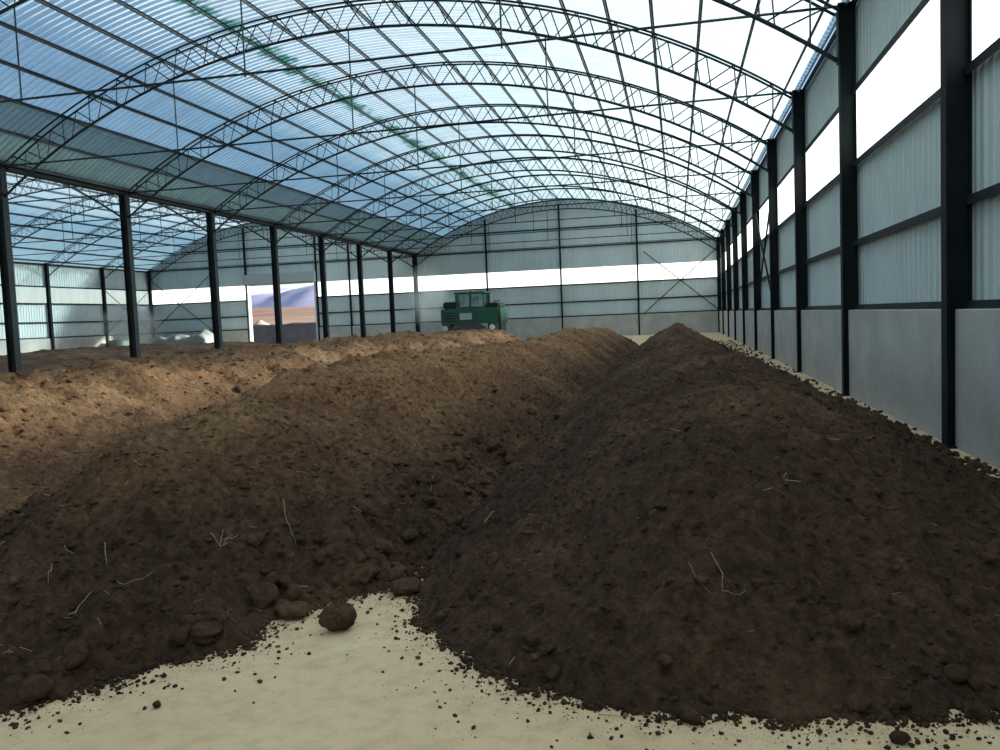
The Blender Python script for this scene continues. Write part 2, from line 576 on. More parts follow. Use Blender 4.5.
MESH = {}
ORD = ['first', 'second', 'third', 'fourth', 'fifth', 'sixth', 'seventh', 'eighth', 'ninth', 'tenth']
for i in range(0, 10):
    if i == 0:
        lab = 'dark steel column along the right concrete wall, the nearest one in view'
    elif i == 9:
        lab = 'dark steel corner column where the right wall meets the far gable'
    else:
        lab = f'dark steel column along the right concrete wall, {ORD[i]} one from the viewer'
    h_column('steel_column', (XR + 0.075, Y(i), 0), HE - 0.02, 0, lab, 'columns of the right wall')
for i in range(2, 10):
    if i == 9:
        lab = 'dark steel column at the far gable where the two arched roofs meet'
    else:
        lab = f'dark free-standing steel column between the halls, {ORD[i - 2]} one from the left picture edge'
    h_column('steel_column', (XM, Y(i), 0), HE - 0.12, 0, lab, 'free-standing columns between the halls', 0.30, 0.24)
for i in range(5, 10):
    lab = 'dark steel corner column where the left wall meets the far gable' if i == 9 else f'dark steel column on the pale left wall, {ORD[9 - i]} one out from the far corner'
    lab = lab.replace('first one out', 'next one out')
    h_column('steel_column', (XW - 0.02, Y(i), 0), HE - 0.02, 0, lab, 'columns of the left wall', 0.25, 0.2)
GL = {0: 'slim gable column left of centre in the main far gable, behind the green machine',
      1: 'slim gable column under the crown of the main far gable',
      2: 'slim gable column at the cross brace in the right part of the main far gable',
      3: 'slim gable column between the roller door and the middle column row',
      4: 'slim gable column beside the right rail of the roller door',
      5: 'slim gable column beside the left rail of the roller door',
      6: 'slim gable column at the cross brace in the left hall gable'}
for k, x in enumerate(GX):
    ar = MAIN if x > XM else LEFT
    z0 = 0 if k not in (4, 5) else 0
    h_column('gable_column', (x, YB + 0.06, z0), round(ar.z(x) - 0.42, 2), math.pi / 2, GL[k], 'slim gable columns', 0.16, 0.12)

# ------------------------------------------------------------------ roof: sheets, purlins, gutter
def roof_sheet_mesh(ar, a0, a1, n, mat, width=1.0):
    mb = MB()
    prof = rib_profile(width, 0.045)
    m = len(prof)
    for k in range(n + 1):
        a = a0 + (a1 - a0) * k / n
        for yy, d in prof:
            x, z = ar.p(a, -d)
            mb.v.append((x, yy, z))
    for k in range(n):
        for j in range(m - 1):
            mb.f.append((k * m + j, k * m + j + 1, (k + 1) * m + j + 1, (k + 1) * m + j))
    return mb.mesh('roof_sheet', mat)


def purlin_mesh(ar, a, y0, y1):
    """lipped channel sitting on the trusses, square to the arch"""
    ca, sa = math.cos(a), math.sin(a)
    prof = []
    for s, t in ((-0.02, 0.0), (0.022, 0.0), (0.022, -0.01), (-0.012, -0.01), (-0.012, -0.11), (0.022, -0.11), (0.022, -0.12), (-0.02, -0.12)):
        r = ar.R + t - 0.005
        prof.append((r * sa + s * ca, ar.zc + r * ca - s * sa))
    return MB().prism(prof, y0, y1, 'y')


def make_roof(ar, name, label, eave_left, npur, ystart):
    root = empty(name, (ar.xc, 0, 0), label, 'roof', kind='structure')
    A = ar.amax + 0.004
    aL = -A
    aE = aL + 2.55 / ar.R
    if eave_left:
        me_e = roof_sheet_mesh(ar, aL, aE + 0.006, 4, M['eave'])
        me_m = roof_sheet_mesh(ar, aE, A, 20, M['roof'])
    else:
        me_m = roof_sheet_mesh(ar, aL, A, 22, M['roof'])
    y = YF - 0.3
    while y < YB + 0.5:
        if eave_left:
            place('eave_sheet', me_e, root, (0, y, 0.01))
        place('roof_sheet', me_m, root, (0, y, 0))
        y += 1.0
    for k in range(npur):
        a = -ar.amax + 0.012 + (2 * ar.amax - 0.024) * k / (npur - 1)
        purlin_mesh(ar, a, ystart, YWALL + 0.1).build('purlin', M['purlin'], root)
    return root


roof_main = make_roof(MAIN, 'ceiling', 'arched roof of clear blue-white ribbed sheets on steel purlins over the soil mounds', True, 21, YF)
roof_left = make_roof(LEFT, 'ceiling', 'arched roof of clear ribbed sheets over the left hall behind the free-standing columns', False, 21, YF)
gut = MB().prism([(-0.16, 0.22), (-0.16, 0.0), (0.16, 0.0), (0.16, 0.22), (0.14, 0.22), (0.14, 0.02), (-0.14, 0.02), (-0.14, 0.22)], YF, YWALL, 'y').build('valley_gutter', M['steel'], loc=(XM, 0, HE - 0.10))
setp(gut, 'long dark steel gutter on the free-standing columns between the two roofs', 'gutter', kind='thing')

# ------------------------------------------------------------------ arched trusses
HALF_W = 0.14
OFF_T, OFF_B = 0.158, 0.86


def truss_meshes(ar):
    d = {}
    n = 44
    A = ar.amax - 0.004
    for key, off, yy, r in (('ta', OFF_T, -HALF_W, 0.030), ('tb', OFF_T, HALF_W, 0.030), ('bo', OFF_B, 0, 0.042)):
        pts = []
        Ao = math.asin((ar.half - 0.09) / (ar.R - off))
        for k in range(n + 1):
            x, z = ar.p(-Ao + 2 * Ao * k / n, off)
            pts.append((x, yy, z))
        d[key] = MB().tube(pts, r, 6).mesh('bottom_chord' if key == 'bo' else 'top_chord', M['chord'], True)
    tie = []
    w = ar.half - 0.1
    for x in (-w, w):
        tie.append((x, 0, HE - 0.02))
    d['tie'] = MB().tube(tie, 0.027, 6).mesh('tie_rod', M['chord'], True)
    d['hang'] = []
    for x in (-5.6, 0.0, 5.6):
        zt = ar.zc + math.sqrt((ar.R - OFF_B) ** 2 - x * x)
        d['hang'].append(MB().tube([(x, 0, zt), (x, 0, HE - 0.09)], 0.02, 6).mesh('hanger', M['chord']))
    npan = 23
    d['web'] = []
    for sgn, sh in ((-1, 0.0), (1, 0.3)):
        for k in range(npan):
            a0 = -A + 2 * A * (k + 0.12 + sh) / npan
            am = -A + 2 * A * (k + 0.55 + sh) / npan
            a1 = -A + 2 * A * (k + 1.0 + sh) / npan
            for p, q in (((a0, OFF_B), (am, OFF_T)), ((am, OFF_T), (a1, OFF_B))):
                if max(p[0], q[0]) > A:
                    continue
                x0, z0 = ar.p(*p)
                x1, z1 = ar.p(*q)
                y0 = 0 if p[1] == OFF_B else sgn * HALF_W
                y1 = 0 if q[1] == OFF_B else sgn * HALF_W
                d['web'].append(((x0, y0, z0), (x1, y1, z1)))
    d['webmesh'] = [MB().tube([p, q], 0.017, 4).mesh('web_bar', M['chord']) for p, q in d['web']]
    j = MB()
    for p, q in d['web']:
        j.tube([p, q], 0.017, 4)
    d['webjoin'] = j.mesh('web_lacing', M['chord'])
    s = MB()
    for k in range(npan):
        x, z = ar.p(-A + 2 * A * (k + 0.5) / npan, OFF_T)
        s.tube([(x, -HALF_W, z), (x, HALF_W, z)], 0.014, 4)
    d['spacer'] = s.mesh('chord_spacers', M['chord'])
    d['end'] = []
    for sg in (-1, 1):
        x, z = sg * (ar.half - 0.08), ar.zc + math.sqrt((ar.R - OFF_T) ** 2 - (ar.half - 0.08) ** 2)
        x2, z2 = x, ar.zc + math.sqrt((ar.R - OFF_B) ** 2 - (ar.half - 0.08) ** 2)
        d['end'].append(MB().box(x - 0.012, x + 0.012, -0.09, 0.09, z2 - 0.05, z + 0.02).mesh('end_plate', M['chord']))
    return d


def make_truss(ar, d, i, label, group, bars, off=0.0):
    e = empty('roof_truss', (ar.xc, Y(i) + off, 0), label, 'truss', group, 'thing')
    place('top_chord', d['ta'], e)
    place('top_chord', d['tb'], e)
    place('bottom_chord', d['bo'], e)
    place('tie_rod', d['tie'], e)
    for h in d['hang']:
        place('hanger', h, e)
    for h in d['end']:
        place('end_plate', h, e)
    place('chord_spacers', d['spacer'], e)['kind'] = 'stuff'
    if bars:
        for w in d['webmesh']:
            place('web_bar', w, e)
    else:
        place('web_lacing', d['webjoin'], e)['kind'] = 'stuff'
    return e


dm, dl = truss_meshes(MAIN), truss_meshes(LEFT)
for i in range(1, 10):
    if i == 9:
        lab = 'dark arched lattice truss against the far gable of the main hall'
    elif i == 1:
        lab = 'dark arched lattice truss of the main roof nearest in view, cut by the picture edge'
    else:
        lab = f'dark arched lattice truss of the main roof, {ORD[i - 1]} one from the viewer'
    make_truss(MAIN, dm, i, lab, 'arched trusses of the main hall', 1 <= i <= 4, -0.24 if i == 9 else 0)
for i in range(2, 10):
    if i == 9:
        lab = 'dark arched lattice truss against the far gable of the left hall'
    else:
        lab = f'dark arched lattice truss over the left hall, at the {ORD[i - 2]} free-standing column from the left'
    make_truss(LEFT, dl, i, lab, 'arched trusses of the left hall', False, -0.24 if i == 9 else 0)

# === SOIL BEGIN
# ------------------------------------------------------------------ soil windrows as height fields


def _hash(ix, iy, seed):
    h = (ix.astype(np.int64) * 374761393 + iy.astype(np.int64) * 668265263 + seed * 974634777) & 0xFFFFFFFF
    h = ((h ^ (h >> 13)) * 1274126177) & 0xFFFFFFFF
    h = h ^ (h >> 16)
    return (h & 0xFFFFFF) / float(0xFFFFFF)


def vnoise(x, y, seed):
    ix, iy = np.floor(x), np.floor(y)
    fx, fy = x - ix, y - iy
    fx, fy = fx * fx * (3 - 2 * fx), fy * fy * (3 - 2 * fy)
    a, b = _hash(ix, iy, seed), _hash(ix + 1, iy, seed)
    c, d = _hash(ix, iy + 1, seed), _hash(ix + 1, iy + 1, seed)
    return (a * (1 - fx) + b * fx) * (1 - fy) + (c * (1 - fx) + d * fx) * fy - 0.5


def fbm(x, y, scale, octs, seed, gain=0.5):
    s, amp, f = 0.0, 1.0, 1.0 / scale
    for k in range(octs):
        s = s + amp * vnoise(x * f + 17.3 * k, y * f - 9.1 * k, seed + k)
        amp *= gain
        f *= 2.03
    return s


def lumps(x, y, cell, seed, density=0.6):
    """half-buried round clods: height in units of cell"""
    gx, gy = np.floor(x / cell), np.floor(y / cell)
    best = np.zeros_like(x)
    for dx in (-1, 0, 1):
        for dy in (-1, 0, 1):
            cx, cy = gx + dx, gy + dy
            px = (cx + _hash(cx, cy, seed)) * cell
            py = (cy + _hash(cx, cy, seed + 1)) * cell
            r = (0.2 + 0.35 * _hash(cx, cy, seed + 2)) * cell
            on = _hash(cx, cy, seed + 3) < density
            q = 1 - ((x - px) ** 2 + (y - py) ** 2) / (r * r)
            h = np.where(on & (q > 0), np.sqrt(np.maximum(q, 0)) * r, 0)
            best = np.maximum(best, h)
    return best


def sdist(poly, x, y):
    """signed distance to a polygon, positive inside"""
    P = np.array(poly, float)
    d2 = np.full(x.shape, 1e9)
    inside = np.zeros(x.shape, bool)
    for k in range(len(P)):
        ax, ay = P[k]
        bx, by = P[(k + 1) % len(P)]
        ex, ey = bx - ax, by - ay
        t = np.clip(((x - ax) * ex + (y - ay) * ey) / (ex * ex + ey * ey + 1e-12), 0, 1)
        d2 = np.minimum(d2, (x - ax - t * ex) ** 2 + (y - ay - t * ey) ** 2)
        cond = (ay > y) != (by > y)
        xi = ax + (y - ay) * ex / (ey if abs(ey) > 1e-9 else 1e-9)
        inside ^= cond & (x < xi)
    return np.where(inside, 1, -1) * np.sqrt(d2)


MOUNDS = {
    'right': dict(
        poly=[(-1.60, 4.75), (-1.33, 4.25), (-0.89, 3.78), (-0.56, 3.52), (-0.2, 3.39), (0.21, 3.35), (0.55, 3.42), (0.86, 3.54), (1.14, 3.70), (1.45, 3.95),
              (1.9, 4.6), (2.35, 5.6), (2.7, 6.9), (2.8, 8.1), (2.63, 9.0), (2.47, 11.0), (2.35, 13.0), (2.1, 15.4), (1.95, 21.0), (1.95, 30.0), (1.9, 42.0), (1.2, 49.0), (0.0, 51.0), (-1.0, 49.5),
              (-1.7, 46.0), (-2.05, 36.0), (-2.1, 25.0), (-2.1, 14.0), (-2.05, 10.0), (-1.95, 7.5), (-1.85, 6.0)],
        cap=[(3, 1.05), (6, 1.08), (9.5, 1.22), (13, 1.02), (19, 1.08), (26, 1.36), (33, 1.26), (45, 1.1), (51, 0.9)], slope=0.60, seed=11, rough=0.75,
        pale_soil=[(3, -0.10), (8, -0.06), (16, -0.02), (30, 0.05), (50, 0.08)], crest=0.05),
    'middle': dict(
        poly=[(-1.78, 4.95), (-2.02, 4.70), (-2.22, 4.45), (-2.36, 3.90), (-2.70, 3.68), (-2.80, 3.40), (-3.06, 3.05), (-3.6, 2.75), (-4.3, 3.0), (-4.95, 4.0),
              (-5.45, 5.4), (-5.8, 7.5), (-6.3, 10.0), (-6.5, 16.0), (-6.2, 24.0), (-5.6, 34.0), (-5.0, 44.0), (-4.0, 46.5), (-2.9, 46.0), (-2.0, 43.0), (-1.85, 34.0), (-1.85, 20.0),
              (-1.85, 12.0), (-1.82, 8.0), (-1.72, 6.0)],
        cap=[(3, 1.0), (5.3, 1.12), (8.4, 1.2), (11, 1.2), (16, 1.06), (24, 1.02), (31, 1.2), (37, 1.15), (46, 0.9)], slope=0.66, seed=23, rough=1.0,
        pale_soil=[(3, -0.04), (5, 0.03), (6.5, 0.14), (8, 0.28), (11, 0.42), (16, 0.40), (30, 0.34), (46, 0.30)], crest=0.62),
    'third': dict(
        poly=[(-5.2, 6.0), (-5.4, 4.9), (-9.5, 5.0), (-11.5, 5.8), (-12.6, 8.0), (-12.7, 14.0), (-12.5, 24.0), (-12.2, 34.0), (-11.6, 42.0), (-9.6, 44.0), (-7.4, 43.0), (-6.1, 38.0), (-5.9, 30.0),
              (-6.0, 20.0), (-6.1, 12.0)],
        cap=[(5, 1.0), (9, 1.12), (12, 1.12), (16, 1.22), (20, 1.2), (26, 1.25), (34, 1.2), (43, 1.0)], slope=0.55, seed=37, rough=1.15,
        pale_soil=[(5, 0.48), (12, 0.46), (20, 0.38), (43, 0.38)], crest=0.30),
    'left_hall': dict(
        poly=[(-22.6, 27.0), (-22.2, 36.0), (-22.0, 46.0), (-24.0, 54.0), (-30.0, 56.0), (-37.5, 56.0), (-40.5, 50.0), (-40.5, 38.0), (-36.0, 30.0), (-29.0, 25.5)],
        cap=[(25, 0.85), (40, 0.9), (56, 0.8)], slope=0.20, seed=51, rough=0.8,
        pale_soil=[(25, 0.0), (56, 0.02)], crest=0.06),
}


def mound_d(m, x, y):
    s = m['seed']
    return sdist(m['poly'], x, y) + 0.17 * fbm(x, y, 1.1, 3, s) + 0.10 * fbm(x, y, 0.2, 4, s + 9, 0.65)


def mound_h(m, x, y, fine=True):
    s, r = m['seed'], m['rough']
    d = mound_d(m, x, y)
    cap = np.interp(y, [q[0] for q in m['cap']], [q[1] for q in m['cap']])
    cap = cap + 0.16 * r * fbm(x, y, 2.6, 2, s + 20)
    k = 0.13
    h = -k * np.log(np.exp(-np.clip(d, -1, 9) * m['slope'] / k) + np.exp(-cap / k))
    fade = np.clip(d / 0.35, 0, 1)
    h = h + fade * r * (0.19 * fbm(x, y, 0.95, 3, s + 30) + 0.07 * fbm(x, y, 0.36, 3, s + 35, 0.6))
    if fine:
        h = h + np.clip(d / 0.12, 0, 1) * r * (0.055 * fbm(x, y, 0.15, 4, s + 40, 0.65) + 0.34 * lumps(x, y, 0.26, s + 50, 0.35) + 0.55 * lumps(x, y, 0.11, s + 60, 0.6) + 0.5 * lumps(x, y, 0.06, s + 65, 0.6) + 0.022 * fbm(x, y, 0.045, 3, s + 80, 0.7) + 0.6 * lumps(x, y, 0.035, s + 85, 0.45))
    return np.where(d > 0.0, np.maximum(h, 0.012) - 0.004, -0.08 + np.clip(d, -0.3, 0) * 0.3), d
# === SOIL END


def soil_height(x, y):
    xs, ys = np.array([x], float), np.array([y], float)
    return max(0.0, max(float(mound_h(m, xs, ys)[0][0]) for m in MOUNDS.values()))


def paleness(m, x, y, z):
    base = np.interp(y, [q[0] for q in m['pale_soil']], [q[1] for q in m['pale_soil']])
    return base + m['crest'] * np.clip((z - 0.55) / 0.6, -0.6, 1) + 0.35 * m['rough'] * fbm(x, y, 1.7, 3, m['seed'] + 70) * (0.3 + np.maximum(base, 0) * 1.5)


def build_mound(key, label, dx, y_step, group):
    m = MOUNDS[key]
    P = np.array(m['poly'])
    x0, x1 = P[:, 0].min() - 0.3, P[:, 0].max() + 0.3
    ys = [P[:, 1].min() - 0.25]
    while ys[-1] < P[:, 1].max() + 0.3:
        ys.append(ys[-1] + y_step(ys[-1]))
    ys = np.array(ys)
    xs = np.arange(x0, x1, dx)
    gx, gy = np.meshgrid(xs, ys)
    jx = gx + (np.random.RandomState(m['seed']).rand(*gx.shape) - 0.5) * dx * 0.5
    h, d = mound_h(m, jx, gy)
    ny, nx = gx.shape
    idx = np.arange(ny * nx).reshape(ny, nx)
    quads = np.stack([idx[:-1, :-1], idx[:-1, 1:], idx[1:, 1:], idx[1:, :-1]], -1).reshape(-1, 4)
    keep = (d.reshape(-1)[quads] > -0.06).any(1)
    quads = quads[keep]
    used = np.zeros(ny * nx, bool)
    used[quads.reshape(-1)] = True
    remap = np.cumsum(used) - 1
    co = np.stack([jx, gy, h], -1).reshape(-1, 3)[used]
    quads = remap[quads]
    me = bpy.data.meshes.new('soil_mound')
    me.vertices.add(len(co))
    me.vertices.foreach_set('co', co.reshape(-1))
    me.loops.add(len(quads) * 4)
    me.loops.foreach_set('vertex_index', quads.reshape(-1).astype(np.int32))
    me.polygons.add(len(quads))
    me.polygons.foreach_set('loop_start', np.arange(0, len(quads) * 4, 4, dtype=np.int32))
    me.polygons.foreach_set('use_smooth', np.ones(len(quads), bool))
    me.update(calc_edges=True)
    me.validate()
    # soil tone: paler high on the crest, darker low on the flanks
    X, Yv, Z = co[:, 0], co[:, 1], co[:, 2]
    pale_soil = paleness(m, X, Yv, Z)
    at = me.attributes.new('pale_soil', 'FLOAT', 'POINT')
    at.data.foreach_set('value', np.clip(pale_soil, 0, 1).astype(np.float32))
    me.materials.append(M['soil'])
    o = place('soil_mound', me)
    setp(o, label, 'mound', group)
    return o


mound_r = build_mound('right', 'dark moist soil mound along the right concrete wall, its foot reaching the pale floor', 0.0165, lambda y: max(0.014, 0.0045 * y), 'soil windrows in the hall')
mound_m = build_mound('middle', 'brown soil mound left of the dark one, with a cloddy foot and tan crest', 0.0165, lambda y: max(0.014, 0.0045 * y), 'soil windrows in the hall')
mound_t = build_mound('third', 'orange-brown soil mound in front of the free-standing columns', 0.05, lambda y: max(0.045, 0.007 * y), 'soil windrows in the hall')
mound_l = build_mound('left_hall', 'low flat dark soil heap on the floor of the left hall', 0.14, lambda y: 0.16, 'soil windrows in the hall')

# clods ----------------------------------------------------------------------
def ico(sub):
    import bmesh
    bm = bmesh.new()
    bmesh.ops.create_icosphere(bm, subdivisions=sub, radius=1.0)
    v = np.array([tuple(q.co) for q in bm.verts])
    f = [tuple(q.index for q in p.verts) for p in bm.faces]
    bm.free()
    return v, f


def clod_shape(sub, seed, amp=0.28):
    v, f = ico(sub)
    rs = np.random.RandomState(seed)
    out = np.ones(len(v))
    for k in range(7):
        a = rs.randn(3)
        a /= np.linalg.norm(a)
        out += amp * 0.36 * np.sin(v @ a * (1.6 + 2.6 * rs.rand()) + 6.28 * rs.rand())
    if sub > 2:
        for k in range(16):
            a = rs.randn(3)
            a /= np.linalg.norm(a)
            out += 0.022 * np.sin(v @ a * (7 + 9 * rs.rand()) + 6.28 * rs.rand())
    s = np.array([1.0, 0.8 + 0.3 * rs.rand(), 0.62 + 0.25 * rs.rand()])
    return v * out[:, None] * s, f


def clod_mesh(sub, seed, pale_soil):
    v, f = clod_shape(sub, seed)
    me = bpy.data.meshes.new('clod')
    me.from_pydata([tuple(p) for p in v], [], f)
    at = me.attributes.new('pale_soil', 'FLOAT', 'POINT')
    at.data.foreach_set('value', np.full(len(v), pale_soil, np.float32))
    me.polygons.foreach_set('use_smooth', [True] * len(me.polygons))
    me.materials.append(M['soil'])
    return me


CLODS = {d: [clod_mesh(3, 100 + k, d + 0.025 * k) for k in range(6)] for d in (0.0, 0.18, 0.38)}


def scatter_points(m, n, rs, ymax=12.0, foot=0.0, low=0.0):
    """points on the mound, thinning with distance; foot > 0 keeps most of them low on the flank, where clods roll to"""
    P = np.array(m['poly'])
    out = np.zeros((0, 4))
    y0, y1 = P[:, 1].min(), min(ymax, P[:, 1].max())
    while len(out) < n:
        cnt = n * 8
        y = y0 * (y1 / y0) ** rs.rand(cnt)
        x = P[:, 0].min() + (P[:, 0].max() - P[:, 0].min()) * rs.rand(cnt)
        d = mound_d(m, x, y)
        ok = d > 0.03
        if foot:
            ok &= rs.rand(cnt) < np.maximum(np.exp(-np.maximum(d, 0) / foot), low)
        x, y = x[ok], y[ok]
        h, d = mound_h(m, x, y)
        out = np.concatenate([out, np.stack([x, y, h, d], -1)])
    return out[:n]


def joined(name, items, shapes, parent=None, pale_soil=None, smooth=True):
    """items: rows of x, y, z, size, turn; one mesh of many small lumps"""
    V, Fc, D, n = [], [], [], 0
    items = np.asarray(items)
    for k, (v, f) in enumerate(shapes):
        it = items[k::len(shapes)]
        dd = pale_soil[k::len(shapes)]
        c, q = np.cos(it[:, 4])[:, None], np.sin(it[:, 4])[:, None]
        w = v[None] * it[:, 3][:, None, None]
        wx = w[..., 0] * c - w[..., 1] * q + it[:, 0][:, None]
        wy = w[..., 0] * q + w[..., 1] * c + it[:, 1][:, None]
        wz = w[..., 2] + it[:, 2][:, None]
        V.append(np.stack([wx, wy, wz], -1).reshape(-1, 3))
        f = np.array(f)
        Fc.append((f[None] + (np.arange(len(it)) * len(v))[:, None, None]).reshape(-1, 3) + n)
        D.append(np.repeat(dd, len(v)))
        n += len(it) * len(v)
    V, Fc, D = np.concatenate(V), np.concatenate(Fc), np.concatenate(D)
    me = bpy.data.meshes.new(name)
    me.vertices.add(len(V))
    me.vertices.foreach_set('co', V.reshape(-1))
    me.loops.add(len(Fc) * 3)
    me.loops.foreach_set('vertex_index', Fc.reshape(-1).astype(np.int32))
    me.polygons.add(len(Fc))
    me.polygons.foreach_set('loop_start', np.arange(0, len(Fc) * 3, 3, dtype=np.int32))
    me.polygons.foreach_set('use_smooth', np.full(len(Fc), smooth, bool))
    me.update(calc_edges=True)
    at = me.attributes.new('pale_soil', 'FLOAT', 'POINT')
    at.data.foreach_set('value', np.clip(D, 0, 1).astype(np.float32))
    o = place(name, me, parent)
    o['kind'] = 'stuff'
    return o


SMALL = [clod_shape(1, 300 + k, 0.4) for k in range(8)]
SMALL_FLAT = [(v * np.array([1, 1, 0.6]), f) for v, f in SMALL]


def clods_on(root, key, n_parts, n_small, ymax, size, small, foot, n_flecks):
    m = MOUNDS[key]
    rs = np.random.RandomState(m['seed'] + 5)
    pts = scatter_points(m, n_parts, rs, ymax, foot, 0.06)
    if key == 'middle':                                            # rubble gathered in the valley between the two dark mounds
        nb, band = 120, np.zeros((0, 4))
        while len(band) < nb:
            x, y = -2.75 + 1.05 * rs.rand(2000), 4.5 * (10 / 4.5) ** rs.rand(2000)
            h, d = mound_h(m, x, y)
            ok = (d > 0.02) & (d < 0.6)
            band = np.concatenate([band, np.stack([x, y, h, d], -1)[ok]])
        pts[:nb] = band[:nb]
    dr = paleness(m, pts[:, 0], pts[:, 1], pts[:, 2])
    for (x, y, z, d), q in zip(pts, dr):
        s = size[0] + (size[1] - size[0]) * rs.rand() ** 2.0 * (1.0 if d < 0.5 else 0.5)
        s *= 1 + 0.02 * y
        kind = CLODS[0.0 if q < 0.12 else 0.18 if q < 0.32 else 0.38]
        place('clod', kind[rs.randint(len(kind))], root, (x, y, z + s * 0.12), (rs.rand() * 0.6, rs.rand() * 0.6, rs.rand() * 6.28), (s, s, s))
    p = scatter_points(m, n_small, rs, ymax * 2.2)
    sz = (small[0] + (small[1] - small[0]) * rs.rand(n_small) ** 3) * (1 + 0.035 * p[:, 1])
    it = np.stack([p[:, 0], p[:, 1], p[:, 2] - sz * 0.05, sz, rs.rand(n_small) * 6.28], -1)
    o = joined('small_clods', it, SMALL_FLAT, root, paleness(m, p[:, 0], p[:, 1], p[:, 2]) + 0.05 * rs.randn(n_small))
    o.data.materials.append(M['soil'])
    # short straw flecks mixed into the earth
    p = scatter_points(m, n_flecks, rs, ymax * 1.6)
    v0 = np.array([(-1, -0.045, 0), (-1, 0.045, 0), (-1, 0, 0.07), (1, -0.045, 0.1), (1, 0.045, 0.1), (1, 0, 0.17)])
    f0 = [(0, 1, 4), (0, 4, 3), (1, 2, 5), (1, 5, 4), (2, 0, 3), (2, 3, 5), (0, 2, 1), (3, 4, 5)]
    sz = (0.012 + 0.03 * rs.rand(n_flecks) ** 2) * (1 + 0.04 * p[:, 1])
    it = np.stack([p[:, 0], p[:, 1], p[:, 2] + 0.006, sz, rs.rand(n_flecks) * 6.28], -1)
    tilt = []
    for k in range(6):
        a = rs.uniform(-0.5, 0.5)
        w = v0.copy()
        w[:, 2] += w[:, 0] * a
        tilt.append((w, f0))
    o = joined('straw_flecks', it, tilt, root, np.zeros(n_flecks), False)
    o.data.materials.append(M['straw'])


clods_on(mound_m, 'middle', 280, 15000, 14.0, (0.020, 0.072), (0.006, 0.026), 0.42, 900)
clods_on(mound_r, 'right', 200, 14000, 14.0, (0.016, 0.05), (0.005, 0.020), 0.40, 220)
clods_on(mound_t, 'third', 90, 6000, 20.0, (0.04, 0.11), (0.012, 0.04), 1.0, 500)

# crumbs strewn over the bare floor
rs = np.random.RandomState(77)
rows = []
for wall_side, want, cand in ((False, 9000, 420000), (True, 6000, 160000)):
    if wall_side:
        y = 7.4 * (48 / 7.4) ** rs.rand(cand)
        x = 1.9 + 1.17 * rs.rand(cand)
    else:
        x = -3.6 + 5.8 * rs.rand(cand)
        y = 2.5 + 3.2 * rs.rand(cand)
    d = np.maximum(mound_d(MOUNDS['right'], x, y), mound_d(MOUNDS['middle'], x, y))
    ok = (d < 0.02) & (rs.rand(cand) < np.where(d > -0.06, 1.0, np.exp(d / (0.45 if wall_side else 0.13)))) & ((rs.rand(cand) < 0.5) | (d > -0.2))
    x, y, d = x[ok][:want], y[ok][:want], d[ok][:want]
    u = rs.rand(len(x))
    s_ = (0.006 + 0.045 * u ** 3) if wall_side else (0.0016 + 0.012 * u ** 7 + 0.009 * np.clip(1 + d / 0.1, 0, 1) * u)
    rows.append(np.stack([x, y, s_ * 0.4, s_, rs.rand(len(x)) * 6.28], -1))
rows = np.concatenate(rows)
o = joined('soil_crumbs', rows, SMALL, None, np.full(len(rows), 0.03))
o.data.materials.append(M['soil'])
setp(o, 'dark soil crumbs strewn over the pale floor around the mound feet', 'crumbs', kind='stuff')

# ------------------------------------------------------------------ single clods lying at the foot of the mounds
def free_clod(x, y, s, seed, pale_soil, label, squash=1.0):
    v, f = clod_shape(3, seed, 0.15)
    rsq = np.random.RandomState(seed)
    for k in range(10):                                             # small knobs
        a = rsq.randn(3)
        a /= np.linalg.norm(a)
        v = v * (1 + 0.045 * np.exp(((v / np.linalg.norm(v, axis=1)[:, None]) @ a - 1) * 14))[:, None]
    v = v * s * np.array([1.15, 1.0, squash])
    z = soil_height(x, y)
    v[:, 2] += -v[:, 2].min() - 0.004
    me = bpy.data.meshes.new('soil_clod')
    me.from_pydata(v.tolist(), [], f)
    at = me.attributes.new('pale_soil', 'FLOAT', 'POINT')
    at.data.foreach_set('value', np.full(len(v), pale_soil, np.float32))
    me.polygons.foreach_set('use_smooth', [True] * len(me.polygons))
    me.materials.append(M['soil'])
    o = place('soil_clod', me, None, (x, y, z), (0, 0, rsq.rand() * 6))
    return setp(o, label, 'clod', 'large clods at the mound feet')


free_clod(-1.90, 4.17, 0.088, 901, 0.03, 'big round dark clod lying alone on the pale floor between the two mounds')
free_clod(-2.26, 4.36, 0.085, 902, 0.14, 'brown oval clod at the mound edge just left of the round dark one', 0.8)
free_clod(-2.98, 3.17, 0.066, 903, 0.10, 'reddish brown rounded clod at the near left corner of the middle mound')
free_clod(-2.53, 3.86, 0.07, 904, 0.05, 'flat dark clod low on the middle mound, left of the brown oval one', 0.7)
free_clod(-1.72, 4.82, 0.095, 905, 0.0, 'long dark clod blocking the gap where the two mound feet meet', 0.65)
free_clod(-2.37, 3.205, 0.020, 906, 0.0, 'small dark lump alone on the bare floor in front of the middle mound')
free_clod(0.01, 3.38, 0.040, 907, 0.08, 'small brown clod at the very front foot of the right mound')
free_clod(1.16, 3.55, 0.034, 908, 0.0, 'dark clod on the floor at the right end of the right mound foot')
free_clod(0.80, 3.32, 0.028, 909, 0.0, 'dark lump on the pale floor just before the right mound foot')
free_clod(2.62, 10.6, 0.11, 910, 0.0, 'dark lump on the dusty strip beside the concrete wall', 0.7)
free_clod(2.45, 12.9, 0.15, 911, 0.0, 'wide dark lump at the edge of the dusty strip, farther along the concrete wall', 0.6)

